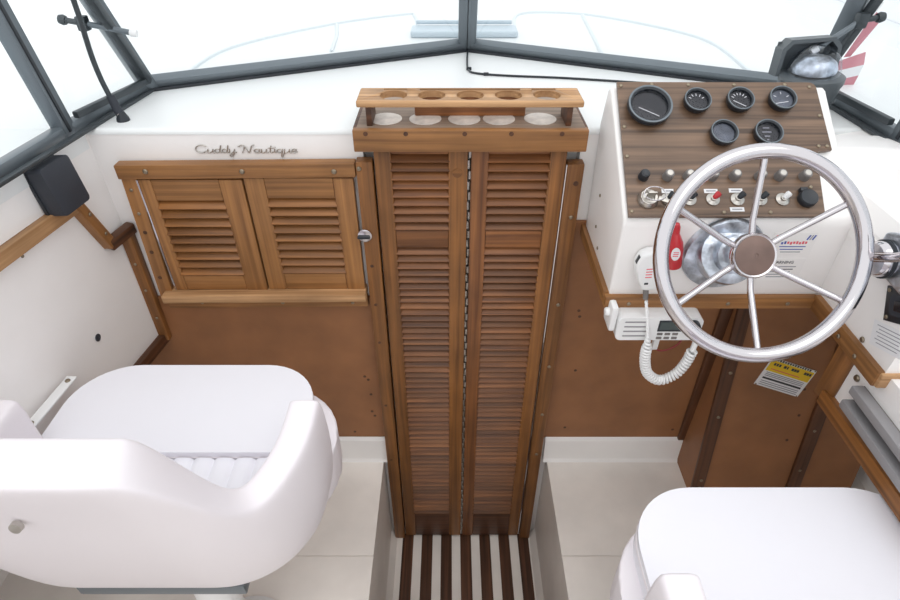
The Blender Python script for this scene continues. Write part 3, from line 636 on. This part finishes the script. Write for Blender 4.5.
# sloping foot panel below the console
fp = thing('foot_panel', 'brown sloping box panel with dark battens below the helm console', 'panel', (.95, 1.1, 0))
YZm = YZ
b = bmesh.new(); prism([(1.191, .66), (1.176, .66), (1.058, 0), (1.191, 0)], .742, 1.24, b, YZ); obj('box', b, ply, fp)
sdir = V((0, -.118, -.66)).normalized(); sn = V((0, sdir.z, -sdir.y))
def SP(x, z): return V((x, 1.176 - (0.66 - z) * .118 / .66, z)) + sn * .004
ba = beam('batten', SP(.761, .002), SP(.761, .655), .038, .01, plyd, fp, sn, .002); bb = beam('batten', SP(1.055, .002), SP(1.055, .655), .04, .01, plyd, fp, sn, .002)
for z in (.03, .06, .30, .45): screw(ba, SP(.766, z) + sn * .005, sn, 1.1)
for z in (.10, .25, .38): screw(bb, SP(1.055, z) + sn * .005, sn, 1.0)
beam('side_batten', (.738, 1.187, .10), (.72, 1.187, .86), .03, .012, plyd, fp)
for x, z in ((.99, .39), (1.0, .30), (.99, .21)): screw(fp, SP(x, z) + sn * -.003, sn, .8, plug_me)
PMx = axes(SP(.925, .43) + sn * -.003, V((1, 0, 0)), -sdir, sn) @ Matrix.Rotation(R(-19), 4, 'Z')
wp = tag(obj('warning_plate', boxm(.14, .092, .002, 0), paper, None, PMx), 'yellow and white notice plate fixed on the sloping brown panel', 'sign')
obj('yellow_band', boxm(.134, .034, .0004, 0), yellow, wp, PMx @ Matrix.Translation((0, .022, .0012)))
for k in range(14): obj('print', boxm(.0052, .006 if k % 3 else .0048, .0003, 0), ink, wp, PMx @ Matrix.Translation((-.05 + k * .0078, .0425, .0013)))
for k, w_ in ((0, .006), (1, .006), (2, .006), (4, .008), (5, .004), (7, .007), (8, .007), (9, .007), (12, .007), (13, .007), (14, .006)): obj('print', boxm(w_, .008, .0003, 0), ink, wp, PMx @ Matrix.Translation((-.052 + k * .008, .029, .0017)))
obj('print', boxm(.09, .002, .0003, 0), inkr, wp, PMx @ Matrix.Translation((-.01, .013, .0016)))
for k in range(3): obj('print', boxm(.12, .0022, .0003, 0), inkg, wp, PMx @ Matrix.Translation((0, .000 - k * .005, .0013)))
obj('print', boxm(.122, .0055, .0003, 0), ink, wp, PMx @ Matrix.Translation((0, -.0185, .0013)))
for k in range(3): obj('print', boxm(.12, .0022, .0003, 0), inkg, wp, PMx @ Matrix.Translation((0, -.028 - k * .006, .0013)))
for dx in (-.066, .066):
    for dy in (-.044, .044): screw(wp, PMx @ V((dx, dy, .001)), sn, .5)

# ------------------------------------------------------------------ compass on the starboard dash
CP = V((.783, 1.28, ZD))
t = thing('compass', 'black hooded compass with clear dome beside the instrument panel', 'compass', CP)
def ringloop(b, secs, seg=32):
    rings = []
    for rx, ry_, z, dy in secs: rings.append([b.verts.new(CP + V((rx * (abs(math.cos(2 * math.pi * k / seg)) ** .75) * (1 if math.cos(2 * math.pi * k / seg) > 0 else -1), dy + ry_ * math.sin(2 * math.pi * k / seg), z))) for k in range(seg)])
    for A, B in zip(rings, rings[1:]):
        for k in range(seg): b.faces.new((A[k], A[(k + 1) % seg], B[(k + 1) % seg], B[k]))
    b.faces.new(rings[0][::-1]); b.faces.new(rings[-1]); return b
obj('body', ringloop(bmesh.new(), [(.046, .044, 0, 0), (.05, .048, .006, 0), (.053, .051, .03, 0), (.059, .056, .068, 0), (.063, .06, .078, 0), (.063, .06, .088, 0), (.056, .054, .092, 0)]), compm, t, None, True)
obj('ring', ringloop(bmesh.new(), [(.055, .0535, .038, 0), (.0565, .055, .041, 0), (.0555, .0545, .044, 0)]), alud, t, None, True)
obj('dome', lathe([(.053, 0), (.052, .014), (.047, .032), (.036, .046), (.019, .055), (0, .057)], 36), dome_m, t, Matrix.Translation(CP + V((0, 0, .09))), 'all')
obj('card', lathe([(0, .004), (.044, .006), (.045, .014), (.04, .026), (.026, .036), (0, .04)], 30), cast, t, Matrix.Translation(CP + V((0, 0, .09))), True)
hp = [(-.066, 0), (-.062, .055), (-.045, .072), (.045, .072), (.062, .055), (.066, 0)]; hi = [(.058, 0), (.054, .05), (.04, .064), (-.04, .064), (-.054, .05), (-.058, 0)]
b = bmesh.new(); prism(hp + hi, 0, .034, b, axes(CP + V((0, .056, .08)), (1, 0, 0), (0, .1, .995), (0, -.995, .1))); obj('hood', b, compm, t, None)
obj('hood_back', boxm(.12, .004, .066, .001), compm, t, Matrix.Translation(CP + V((0, .058, .113))), True)
for s in (-1, 1): obj('side_screw', lathe([(0, 0), (.011, 0), (.010, .01), (0, .011)], 16), alu, t, axes(CP + V((s * .058, 0, .07)), (0, 1, 0), (0, 0, 1), (s, 0, 0)), True)
compass = t; compass.rotation_euler = (0, R(-4), 0)
# ------------------------------------------------------------------ port side fittings
t = thing('speaker_box', 'black rounded speaker box on the port coaming above the teak rail', 'speaker', (XL(1.11), 1.11, .98))
b = bmesh.new(); prism(rrect(-.040, .040, -.05, .05, .008), 0, .034, b); bevel(b, .006, 2)
ax = V((-.15, -1, 0)).normalized() * -1
MB = axes((XL(1.055) + .006, 1.055, 1.05), ax, (-.12, .0, .99), ax.cross(V((-.12, 0, .99))).normalized()) 
obj('cover', b, blackm, t, MB, True)
obj('back_plate', boxm(.086, .106, .008, .002), black, t, MB @ Matrix.Translation((0, 0, -.003)), True)
tr = thing('coaming_rail', 'pale stepped teak rail along the port side of the cockpit', 'rail', (XL(.9), .9, .99))
a_ = beam('long_rail', (XL(-1.2) + .008, -1.2, .992), (XL(1.095) + .008, 1.095, .992), .03, .022, teak_pale, tr, (1, 0, 0))
b_ = beam('drop_rail', (XL(1.085) + .008, 1.083, .998), (XL(1.135) + .008, 1.133, .862), .026, .022, teak, tr, (1, 0, 0))
c_ = beam('foot_rail', (XL(1.13) + .008, 1.126, .864), (-.757, 1.198, .872), .026, .022, teak_dark, tr, (1, 0, 0))
for y, z in ((1.10, .96), (1.12, .90), (1.145, .866)): screw(tr, (XL(y) + .0195, y, z), (1, 0, 0), 1.0)
tr3 = tag(beam('trim_3', (-.768, 1.186, .862), (-.772, 1.186, .53), .026, .024, teak_stile, None), 'teak strip covering the corner of port side and bulkhead', 'trim', kind=S)
for z in (.78, .70, .61): screw(tr3, (-.769, 1.1735, z), s=.8)
tr4 = tag(beam('trim_4', (-.775, 1.19, .535), (XL(-.8) + .006, -.8, .545), .03, .02, teak_dark, None, (1, 0, 0)), 'dark teak strip along the lower edge of the port side', 'trim', kind=S)
t = thing('dash_cable', 'thin black cable running along the dash top from the centre post', 'cable', (.06, 1.75, ZD))
obj('cable', tube(spline([(.052, 1.81, ZD + .03), (.052, 1.80, ZD + .004), (.048, 1.70, ZD + .003), (.05, 1.61, ZD + .003), (.075, 1.58, ZD + .003), (.16, 1.56, ZD + .003), (.29, 1.543, ZD + .003), (.45, 1.51, ZD + .003), (.62, 1.47, ZD + .003)], 6), .0028, 6), black, t, None, True)
for p in ((.051, 1.62), (.095, 1.572)): obj('clip', boxm(.014, .008, .008, .002), black, t, Matrix.Translation((p[0], p[1], ZD + .004)), True)
# striped flag outside, beyond the starboard window
t = thing('striped_flag', 'small faded red and white striped flag outside the starboard window', 'flag', (.955, 1.5, ZD))
def flagq(q, mat):
    b = bmesh.new(); q = [V(p) for p in q]; n = (q[1] - q[0]).cross(q[2] - q[0]).normalized() * .0015
    A = [b.verts.new(p + n) for p in q]; B = [b.verts.new(p - n) for p in q]; b.faces.new(A); b.faces.new(B[::-1])
    for i in range(len(q)): b.faces.new((A[i], B[i], B[(i + 1) % len(q)], A[(i + 1) % len(q)]))
    return obj('stripe', b, mat, t)
for q, m_ in ((((1.475, 1.137), (1.50, 1.12), (1.455, .985), (1.425, .985)), redp), (((1.40, .975), (1.492, 1.005), (1.50, .963), (1.40, .94)), redp), (((1.40, .94), (1.50, .963), (1.498, .925), (1.40, .905)), paper),
              (((1.40, .905), (1.498, .925), (1.495, .89), (1.40, .875)), redp), (((1.40, .875), (1.495, .89), (1.492, .85), (1.40, .835)), paper)):
    flagq([(x * .682 + .004, 1.5 + .012 * math.sin(x * 40), 1.58 - (1.58 - z) * .682) for x, z in q], m_)
obj('staff', tube([(.955, 1.5, ZD), (.957, 1.5, 1.17), (1.012, 1.5, 1.30)], .004, 8), white, t, None, True)

# ------------------------------------------------------------------ seats
def make_seat(x, y, label):
    t = thing('helm_chair', label, 'seat', (x, y, 0), 'white helm seats')
    T = Matrix.Translation((x, y, 0))
    # wrap-round back and arms
    path = []
    A_, RR, YB = .285, .165, -.15
    ytip = .075
    for k in range(5): path.append((A_, ytip + (YB + RR - ytip) * k / 5))
    for k in range(11): a = R(-90 * k / 10); path.append((A_ - RR + RR * math.cos(a), YB + RR + RR * math.sin(a)))
    nb = 5
    for k in range(1, nb + 1): path.append(((A_ - RR) * (1 - k / nb), YB))
    full = path + [(-px, py) for px, py in path[-2::-1]]
    b = bmesh.new(); rings = []
    n = len(full)
    for i, (px, py) in enumerate(full):
        p = V((px, py, 0)); q0 = V((*full[max(0, i - 1)], 0)); q1 = V((*full[min(n - 1, i + 1)], 0)); tg_ = (q1 - q0).normalized(); out = V((-tg_.y, tg_.x, 0))
        if out.dot(V((px, py - .05, 0))) < 0: out = -out
        ax_ = abs(px)
        def sm_(a, b_, v): u = max(0, min(1, (v - a) / (b_ - a))); return u * u * (3 - 2 * u)
        back = (1 - max(0, min(1, (ax_ - .165) / .06))) if py < .0 else 0
        rear = 1 - sm_(-.15, .02, py)
        zt = .83 + back * .195
        zb = .57
        th = .06 + .022 * back
        lean = .24
        def P(z, inset):
            l = max(0, z - .62) * lean * rear
            flare = .012 * math.sin(math.pi * max(0, min(1, (z - .58) / .3)))
            nx = 1 - .16 * back * max(0, (z - .85) / .28)
            q = p + out * (flare - inset); return V((q.x * nx, q.y - l, z))
        tip = 1.0
        sec = [P(zb - .02, .06), P(zb, .02), P(zb + .03, .002), P(zb + (zt - zb) * .45, 0), P(zb + (zt - zb) * .75, .001), P(zt - .018, .001), P(zt - .003, .004), P(zt, .012), P(zt, th - .014), P(zt - .005, th - .004), P(zt - .022, th), P(zb + (zt - zb) * .6, th), P(zb + .03, th), P(zb, th + .0)]
        rings.append([b.verts.new(v) for v in sec])
    for A, B in zip(rings, rings[1:]):
        for k in range(len(A)): b.faces.new((A[k], A[(k + 1) % len(A)], B[(k + 1) % len(A)], B[k]))
    b.faces.new(rings[0]); b.faces.new(rings[-1][::-1])
    s = obj('back_shell', b, vinyl2, t, T, 'all'); md = s.modifiers.new('subsurf', 'SUBSURF'); md.levels = 1; md.render_levels = 2
    # seat pan
    b = prism(rrect(-.296, .290, -.04, .262, [.14, .14, .15, .15], 8), .56, .655); bevel(b, .02, 3); obj('seat_pan', b, vinyl2, t, T, True)
    # front bolster
    b = prism(rrect(-.262, .238, .055, .285, [.115, .115, .02, .02], 10), .63, .70)
    bmesh.ops.bevel(b, geom=[e for e in b.edges if all(v.co.z > .69 for v in e.verts)], offset=.022, segments=4, affect='EDGES', profile=.5)
    bo_ = obj('front_bolster', b, vinyl, t, T, True)
    obj('piping', tube([(px, py, .684) for px, py in rrect(-.2605, .2365, .057, .2835, [.115, .115, .02, .02], 10)], .0035, 6, closed=True), vinyl2, bo_, T, True)
    # channelled cushion
    b = bmesh.new(); nr = 12; x0 = -.23; w = .46 / nr
    prof = []
    for k in range(nr):
        for j in range(6): u = j / 6; prof.append((x0 + (k + u) * w, .684 + .004 * math.sin(math.pi * u) ** .6 if 0 < u < 1 else .682))
    prof.append((-x0, .682)); prof += [(-x0, .63), (x0, .63)]
    prism(prof, -.075, .052, b, XZ); obj('channelled_cushion', b, vinyl, t, T, True)
    obj('back_button', lathe([(0, -.004), (.008, -.004), (.0075, .002), (0, .003)], 20), steel, t, T @ axes((-.012, -.150 - (.93 - .62) * .24 - .009, .93), (1, 0, 0), (0, .23, .973), (0, -.973, .23)) , True)
    obj('slide_plate', boxm(.30, .30, .03, .004), alu, t, T @ Matrix.Translation((0, .03, .535)), True)
    obj('pedestal', lathe([(0, 0), (.12, 0), (.12, .008), (.10, .014), (.05, .022), (.042, .05), (.042, .52), (0, .52)], 36), white, t, T, True)
    return t
s_l = make_seat(-.515, .62, 'white port helm chair seen from behind with its rear shell showing')
s_r = copy_tree(s_l); s_r.location = (.565, .315, 0); s_r['label'] = 'white starboard helm chair behind the steering wheel, its front bolster showing'
hb = obj('hinge_plate', boxm(.15, .022, .005, .0015), white, s_l, axes((-.815, .805, .69), V((0.1, 1, 0)).normalized(), V((1, -.1, 0)).normalized(), (0, 0, 1)), True)
screw(hb, (-.809, .865, .6925), (0, 0, 1), 1.2); screw(hb, (-.821, .75, .6925), (0, 0, 1), 1.2)
